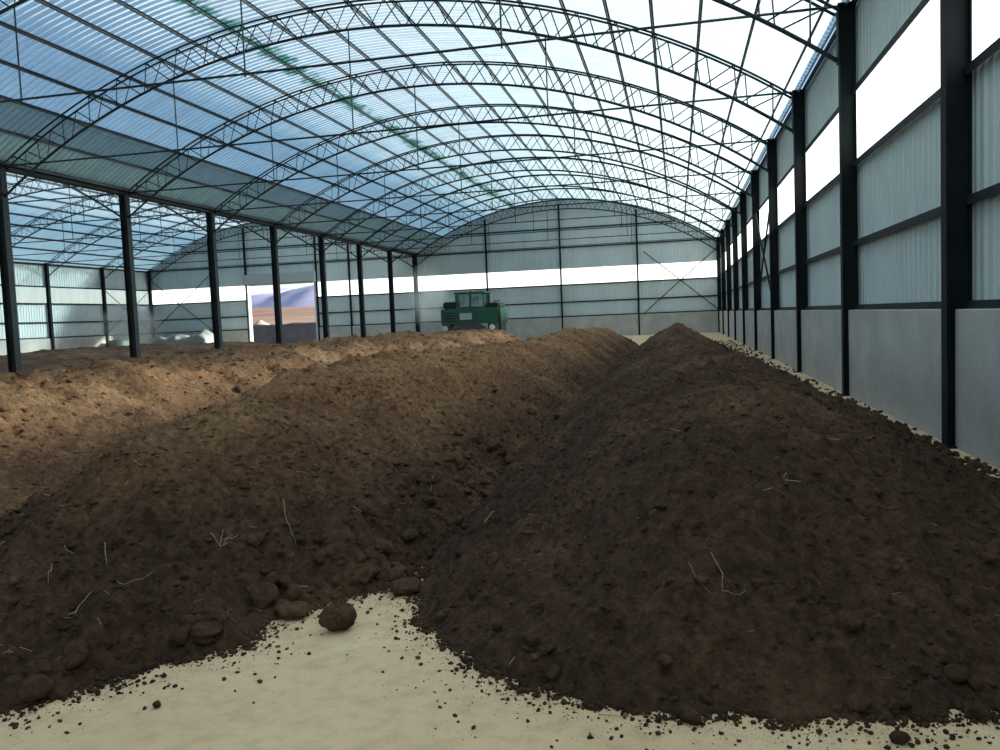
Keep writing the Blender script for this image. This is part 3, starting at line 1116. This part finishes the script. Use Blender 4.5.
# ------------------------------------------------------------------ straws and stalks on the soil
def stalk(pts, r, label, forks=()):
    """pts: (x, y, rise above the soil); the stalk follows the surface"""
    x0, y0 = pts[0][0], pts[0][1]
    z0 = soil_height(x0, y0)

    def line(ps):
        out = []
        for k in range(len(ps) - 1):
            n = 6
            for j in range(n + (k == len(ps) - 2)):
                t = j / n
                x = ps[k][0] * (1 - t) + ps[k + 1][0] * t
                y = ps[k][1] * (1 - t) + ps[k + 1][1] * t
                h = ps[k][2] * (1 - t) + ps[k + 1][2] * t
                out.append((x - x0, y - y0, soil_height(x, y) + h - z0 + 0.006))
        return [out[0]] + [tuple((np.array(out[i - 1]) + 2 * np.array(out[i]) + np.array(out[i + 1])) / 4) for i in range(1, len(out) - 1)] + [out[-1]]
    mb = MB()
    p = line(pts)
    mb.tube(p, [r * (1 - 0.5 * k / len(p)) for k in range(len(p))], 5)
    for fk in forks:
        q = line(fk)
        mb.tube(q, [r * 0.8 * (1 - 0.6 * k / len(q)) for k in range(len(q))], 5)
    o = mb.build('straw_stalk', M['straw'], None, True, (x0, y0, z0))
    return setp(o, label, 'straw', 'loose straw stalks on the mounds')


stalk([(-2.68, 5.11, 0.01), (-2.62, 5.01, 0.02), (-2.55, 4.94, 0.02), (-2.46, 4.83, 0.01)], 0.0030, 'long thin pale stalk running down the flank of the middle mound')
stalk([(-2.84, 4.46, 0.01), (-2.77, 4.53, 0.01)], 0.0035, 'forked straw tuft on the middle mound left of the long thin stalk',
      [[(-2.80, 4.49, 0.01), (-2.86, 4.64, 0.03)], [(-2.79, 4.51, 0.01), (-2.79, 4.70, 0.03)]])
stalk([(-3.16, 3.61, 0.01), (-3.10, 3.67, 0.01), (-3.06, 3.72, 0.015), (-3.0, 3.77, 0.01)], 0.0026, 'bent straw low on the middle mound near the floor edge',
      [[(-3.12, 3.65, 0.01), (-3.16, 3.58, 0.005)]])
stalk([(-3.30, 4.10, 0.02), (-3.23, 4.01, 0.03), (-3.16, 3.93, 0.01)], 0.0028, 'short upright straw on the middle mound above the bent straw')
stalk([(-3.44, 3.84, 0.02), (-3.37, 3.75, 0.03), (-3.31, 3.66, 0.0)], 0.0026, 'thin upright straw farthest left on the middle mound')
stalk([(-3.51, 4.02, 0.01), (-3.47, 4.01, 0.02), (-3.43, 4.00, 0.01)], 0.0028, 'pale straw lying aslant on the middle mound beside the upright straws')
stalk([(-3.08, 3.90, 0.01), (-3.02, 3.98, 0.015), (-2.95, 4.05, 0.01)], 0.0022, 'thin level straw on the middle mound right of the bent straw')
stalk([(0.13, 4.02, 0.02), (0.18, 3.95, 0.02), (0.17, 3.86, 0.01), (0.22, 3.87, 0.01), (0.28, 3.92, 0.02)], 0.0020, 'curled pale stalk on the front of the right mound',
      [[(0.02, 3.98, 0.02), (0.07, 3.91, 0.015), (0.15, 3.86, 0.01)]])
stalk([(-2.12, 6.77, 0.03), (-2.09, 6.65, 0.03), (-2.07, 6.51, 0.0)], 0.0035, 'thin stalk standing in the valley between the two dark mounds')
stalk([(-1.41, 5.70, 0.01), (-1.385, 5.76, 0.02), (-1.36, 5.83, 0.02)], 0.0040, 'pale straw on the left flank of the right mound by the valley')
stalk([(-0.37, 3.38, 0.004), (-0.27, 3.37, 0.006), (-0.16, 3.40, 0.004)], 0.0022, 'thin yellow straw along the front foot of the right mound')

# ------------------------------------------------------------------ compost turner
M['green'] = simple('green_machine_paint', (0.013, 0.095, 0.056), rough=0.55, var=0.25, scale=1.5, dirt=(0.04, 0.07, 0.05))
M['black'] = simple('black_rubber_steel', (0.012, 0.013, 0.014), rough=0.7, var=0.3)
M['hood'] = simple('dark_grey_hood', (0.055, 0.058, 0.062), rough=0.7, var=0.25, scale=2)
M['red'] = simple('red_beacon', (0.55, 0.05, 0.04), rough=0.3)
M['lens'] = simple('pale_lamp_lens', (0.75, 0.72, 0.66), rough=0.3)
gm, gnt, gout = new_mat('cab_glass')
g1 = N(gnt, 'ShaderNodeBsdfTransparent')
g1.inputs[0].default_value = (0.62, 0.76, 0.74, 1)
g2 = N(gnt, 'ShaderNodeBsdfGlossy', Roughness=0.05)
gx_ = N(gnt, 'ShaderNodeMixShader')
gx_.inputs[0].default_value = 0.12
gnt.links.new(g1.outputs[0], gx_.inputs[1])
gnt.links.new(g2.outputs[0], gx_.inputs[2])
gnt.links.new(gx_.outputs[0], gout.inputs[0])
M['glass'] = gm

tn = empty('compost_turner', (-12.72, 51.2, 0), 'green compost turning machine with a glazed cab at the far end of the mounds', 'machine')


def bevel_box(x0, x1, y0, y1, z0, z1, b):
    return MB().prism([(x0 + b, z0), (x1 - b, z0), (x1, z0 + b), (x1, z1 - b), (x1 - b, z1), (x0 + b, z1), (x0, z1 - b), (x0, z0 + b)], y0, y1, 'y')


for sx in (-1, 1):
    prof = []
    for k in range(9):
        a = math.pi / 2 + math.pi * k / 8
        prof.append((-1.2 + 0.42 * math.cos(a), 0.42 + 0.42 * math.sin(a)))
    for k in range(9):
        a = -math.pi / 2 + math.pi * k / 8
        prof.append((1.2 + 0.42 * math.cos(a), 0.42 + 0.42 * math.sin(a)))
    tr = MB().prism(prof, sx * 1.5 - 0.22, sx * 1.5 + 0.22, 'x').build('crawler_track', M['black'], tn)
    for k in range(4):
        w = MB()
        w.tube([(sx * 1.5 - sx * 0.2, -1.1 + 0.73 * k, 0.42), (sx * 1.5 + sx * 0.27, -1.1 + 0.73 * k, 0.42)], 0.27, 14)
        w.build('road_wheel', M['hood'], tr)
    bevel_box(sx * 1.5 - 0.24, sx * 1.5 + 0.24, -1.5, 1.5, 0.86, 1.45, 0.05).build('side_leg', M['green'], tn)
bd = bevel_box(-1.85, 1.85, -1.35, 1.5, 1.45, 2.42, 0.06).build('body', M['green'], tn)
MB().box(-0.62, 0.15, -1.37, -1.34, 1.72, 2.12).build('side_panel', M['shutter_grey'], bd)
for k in range(4):
    MB().box(-1.75, -0.95, -1.375, -1.345, 1.62 + 0.17 * k, 1.68 + 0.17 * k).build('vent_slat', M['black'], bd)
hood = [(-1.35, 0.72)]
for k in range(11):
    a = math.pi - math.pi * k / 10
    hood.append((1.22 * math.cos(a), 0.80 + 0.78 * math.sin(a)))
hood.append((1.35, 0.72))
MB().prism(hood, -2.0, -1.36, 'y').build('drum_hood', M['hood'], tn)
dr = MB().tube([(-1.2, -1.7, 0.62), (1.2, -1.7, 0.62)], 0.2, 12)
for k in range(10):
    a = k * 2.4
    x = -1.05 + 0.233 * k
    dr.box(x - 0.03, x + 0.03, -1.7 + 0.34 * math.cos(a) - 0.04, -1.7 + 0.34 * math.cos(a) + 0.04, 0.62 + 0.34 * math.sin(a) - 0.05, 0.62 + 0.34 * math.sin(a) + 0.05)
dr.build('turning_drum', M['black'], tn)
cb = MB()
for x in (-0.78, 0.92):
    for y in (-1.25, 0.35):
        cb.box(x - 0.045, x + 0.045, y - 0.045, y + 0.045, 2.42, 3.32)
cb.box(0.02, 0.11, -1.29, -1.2, 2.42, 3.32)
for y in (-1.25, 0.35):
    cb.box(-0.78, 0.92, y - 0.04, y + 0.04, 2.42, 2.52)
cabf = cb.build('cab_frame', M['green'], tn)
MB().prism([(-0.92, 3.32), (1.02, 3.32), (1.08, 3.36), (0.98, 3.44), (-0.84, 3.44), (-0.96, 3.38)], -1.4, 0.48, 'y').build('cab_roof', M['green'], tn)
for x0, x1 in ((-0.735, 0.02), (0.11, 0.875)):
    MB().box(x0, x1, -1.255, -1.245, 2.52, 3.32).build('cab_window', M['glass'], tn)
MB().box(-0.735, 0.875, 0.345, 0.355, 2.52, 3.32).build('cab_window', M['glass'], tn)
for x in (-0.78, 0.92):
    MB().box(x - 0.005, x + 0.005, -1.2, 0.3, 2.52, 3.32).build('cab_window', M['glass'], tn)
st = MB().box(-0.25, 0.3, -0.55, 0.0, 2.5, 2.66)
st.box(-0.25, 0.3, -0.05, 0.06, 2.6, 3.15)
st.build('driver_seat', M['black'], tn)
en = bevel_box(-1.75, -0.9, -1.1, 1.2, 2.42, 2.86, 0.1).build('engine_cover', M['black'], tn)
MB().tube([(-1.25, 0.2, 2.86), (-1.25, 0.2, 3.15), (-1.30, 0.25, 3.32)], 0.05, 8).build('exhaust_pipe', M['hood'], en)
bevel_box(1.05, 1.78, -1.0, 1.1, 2.42, 2.72, 0.06).build('hydraulic_tank', M['black'], tn)
MB().tube([(1.55, -1.2, 2.74), (1.55, -1.2, 2.80), (1.98, -1.2, 2.80)], 0.035, 6).build('hand_rail', M['black'], tn)
MB().tube([(1.95, -1.45, 0.9), (1.95, -1.45, 1.7), (1.95, -1.45, 2.65)], [0.09, 0.09, 0.05], 8).build('lift_ram', M['black'], tn)
MB().tube([(0.1, -1.1, 3.44), (0.1, -1.1, 3.5)], 0.1, 10).tube([(0.1, -1.1, 3.5), (0.1, -1.1, 3.6), (0.1, -1.1, 3.66)], [0.085, 0.08, 0.03], 10).build('beacon', M['red'], tn)
for x in (-1.55, 1.5):
    MB().tube([(x, -1.52, 1.2), (x, -1.62, 1.2)], [0.16, 0.18], 12).build('head_lamp', M['lens'], tn)

# ------------------------------------------------------------------ far corner of the left hall
def lump_mesh(name, x0, x1, y0, y1, h, seed, mat, nx=34, ny=14, amp=0.25, edge=0.25):
    mb = MB()
    xs, ys = np.linspace(x0, x1, nx), np.linspace(y0, y1, ny)
    gx, gy = np.meshgrid(xs, ys)
    u = np.minimum(np.minimum(gx - x0, x1 - gx), np.minimum(gy - y0, y1 - gy)) / edge
    z = h * np.clip(u, 0, 1) ** 0.5 * (1 + amp * 2 * fbm(gx, gy, 1.1, 4, seed))
    for a, b, c in zip(gx.reshape(-1), gy.reshape(-1), z.reshape(-1)):
        mb.v.append((float(a), float(b), float(max(c, 0))))
    for j in range(ny - 1):
        for i in range(nx - 1):
            mb.f.append((j * nx + i, j * nx + i + 1, (j + 1) * nx + i + 1, (j + 1) * nx + i))
    return mb.mesh(name, mat, True)


M['pale_sheet'] = simple('pale_plastic_sheet', (0.20, 0.225, 0.21), rough=0.6, var=0.15, scale=1.5)
M['tarp'] = simple('green_tarpaulin', (0.02, 0.13, 0.08), rough=0.55, var=0.3, scale=2)
setp(place('covered_heap', lump_mesh('covered_heap', -43.2, -37.6, 60.2, 62.4, 1.32, 61, M['pale_sheet'])), 'long pale sheeted heap along the far gable in the left hall', 'heap')
tb = setp(place('tarpaulin_stack', lump_mesh('tarpaulin_stack', -45.0, -43.5, 57.8, 60.0, 1.36, 67, M['tarp'], 18, 18, 0.12, 0.12)), 'green tarpaulin covered stack in the far left corner of the hall', 'stack')

# ------------------------------------------------------------------ outdoors behind the roller door
M['field'] = simple('brown_field_earth', (0.30, 0.19, 0.135), rough=1.0, var=0.25, scale=0.05, dirt=(0.42, 0.32, 0.22), spec=0.05)
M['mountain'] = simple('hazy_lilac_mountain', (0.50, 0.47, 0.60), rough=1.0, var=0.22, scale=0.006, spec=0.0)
M['berm'] = simple('dark_wet_earth', (0.12, 0.10, 0.098), rough=1.0, var=0.2, scale=0.8, spec=0.1)
M['sand'] = simple('pale_sand', (0.62, 0.50, 0.36), rough=1.0, var=0.12, scale=0.8, spec=0.05)
M['gravel'] = simple('pale_yard_gravel', (0.40, 0.36, 0.31), rough=1.0, var=0.2, scale=0.4, spec=0.05)


def grid_obj(name, x0, x1, y0, y1, nx, ny, zf, mat):
    gx, gy = np.meshgrid(np.linspace(x0, x1, nx), np.linspace(y0, y1, ny))
    gz = zf(gx, gy)
    mb = MB()
    mb.v = [tuple(map(float, q)) for q in np.stack([gx, gy, gz], -1).reshape(-1, 3)]
    for j in range(ny - 1):
        for i in range(nx - 1):
            mb.f.append((j * nx + i, j * nx + i + 1, (j + 1) * nx + i + 1, (j + 1) * nx + i))
    return mb.build(name, mat, None, True)


def yard_z(x, y):
    return -0.12 + 0 * x


gr = grid_obj('ground', -700, 500, -400, 900, 40, 60, lambda x, y: -0.14 + np.clip((y - 120) / 180, 0, 1) * 10.0 + np.where(y > 150, 1.6 * fbm(x, y, 60, 3, 5), 0), M['field'])
setp(gr, 'brown bare field rising to a low ridge beyond the roller door', 'field', kind='structure')
yd = MB().box(-70, 30, YWALL + 0.35, 78, -0.3, -0.02).build('yard', M['gravel'])
setp(yd, 'pale gravel yard just outside the roller door', 'yard', kind='structure')
mt = grid_obj('mountains', -1450, 300, 2000, 2900, 90, 14, lambda x, y: np.clip((y - 2000) / 450, 0, 1) * (125 + 70 * fbm(x, y, 420, 4, 9)) - 5, M['mountain'])
setp(mt, 'hazy lilac mountains on the horizon beyond the field', 'mountain', kind='structure')


def berm_z(x, y):
    t = 1 - np.abs(y - 81.5) / 2.6
    e = np.clip(np.minimum(x + 60, -18 - x) / 3.0, 0, 1)
    return np.clip(t * 1.9, 0, 1) * 2.18 * e * (1 + 0.09 * fbm(x, y, 1.6, 3, 71)) - 0.1


bm_ = grid_obj('earth_bank', -60, -18, 78.5, 84.5, 120, 16, berm_z, M['berm'])
setp(bm_, 'long dark earth bank standing outside the roller door', 'bank')
hp = grid_obj('sand_heap', -64, -54, 104, 114, 36, 36, lambda x, y: np.clip(3.05 * (1 - np.sqrt((x + 59) ** 2 + (y - 109) ** 2) / 4.6), 0, 9) * (1 + 0.1 * fbm(x, y, 1.5, 3, 73)) - 0.1, M['sand'])
setp(hp, 'pale sand heap behind the dark earth bank outside', 'heap')

# ------------------------------------------------------------------ steam
def steam(name, loc, size, density, label, seed):
    m, nt, out = new_mat('steam')
    pv = N(nt, 'ShaderNodeVolumePrincipled')
    pv.inputs['Color'].default_value = (0.95, 0.95, 0.95, 1)
    tc = N(nt, 'ShaderNodeTexCoord')
    ln = N(nt, 'ShaderNodeVectorMath', operation='LENGTH')
    nt.links.new(tc.outputs['Object'], ln.inputs[0])
    fall = math_node(nt, 'SUBTRACT', 1.0, ln.outputs['Value'], clamp=True)
    nz = N(nt, 'ShaderNodeTexNoise', Scale=2.2, Detail=3.0)
    nt.links.new(tc.outputs['Object'], nz.inputs['Vector'])
    a = math_node(nt, 'MULTIPLY', math_node(nt, 'SUBTRACT', nz.outputs[0], 0.36, clamp=True), 4.0)
    dn = math_node(nt, 'MULTIPLY', math_node(nt, 'MULTIPLY', fall, a), density)
    nt.links.new(dn, pv.inputs['Density'])
    nt.links.new(pv.outputs[0], out.inputs['Volume'])
    v, f = ico(3)
    me = bpy.data.meshes.new(name)
    me.from_pydata(v.tolist(), [], f)
    me.materials.append(m)
    o = place(name, me, None, loc, None, size)
    return setp(o, label, 'steam', kind='stuff')


steam('steam', (-15.9, 51.5, 3.4), (1.7, 1.2, 2.3), 1.1, 'thin white steam rising beside the green turning machine', 1)
steam('steam', (-42.0, 57.0, 2.3), (2.9, 1.6, 2.25), 1.5, 'white steam drifting in the far left corner of the hall', 2)
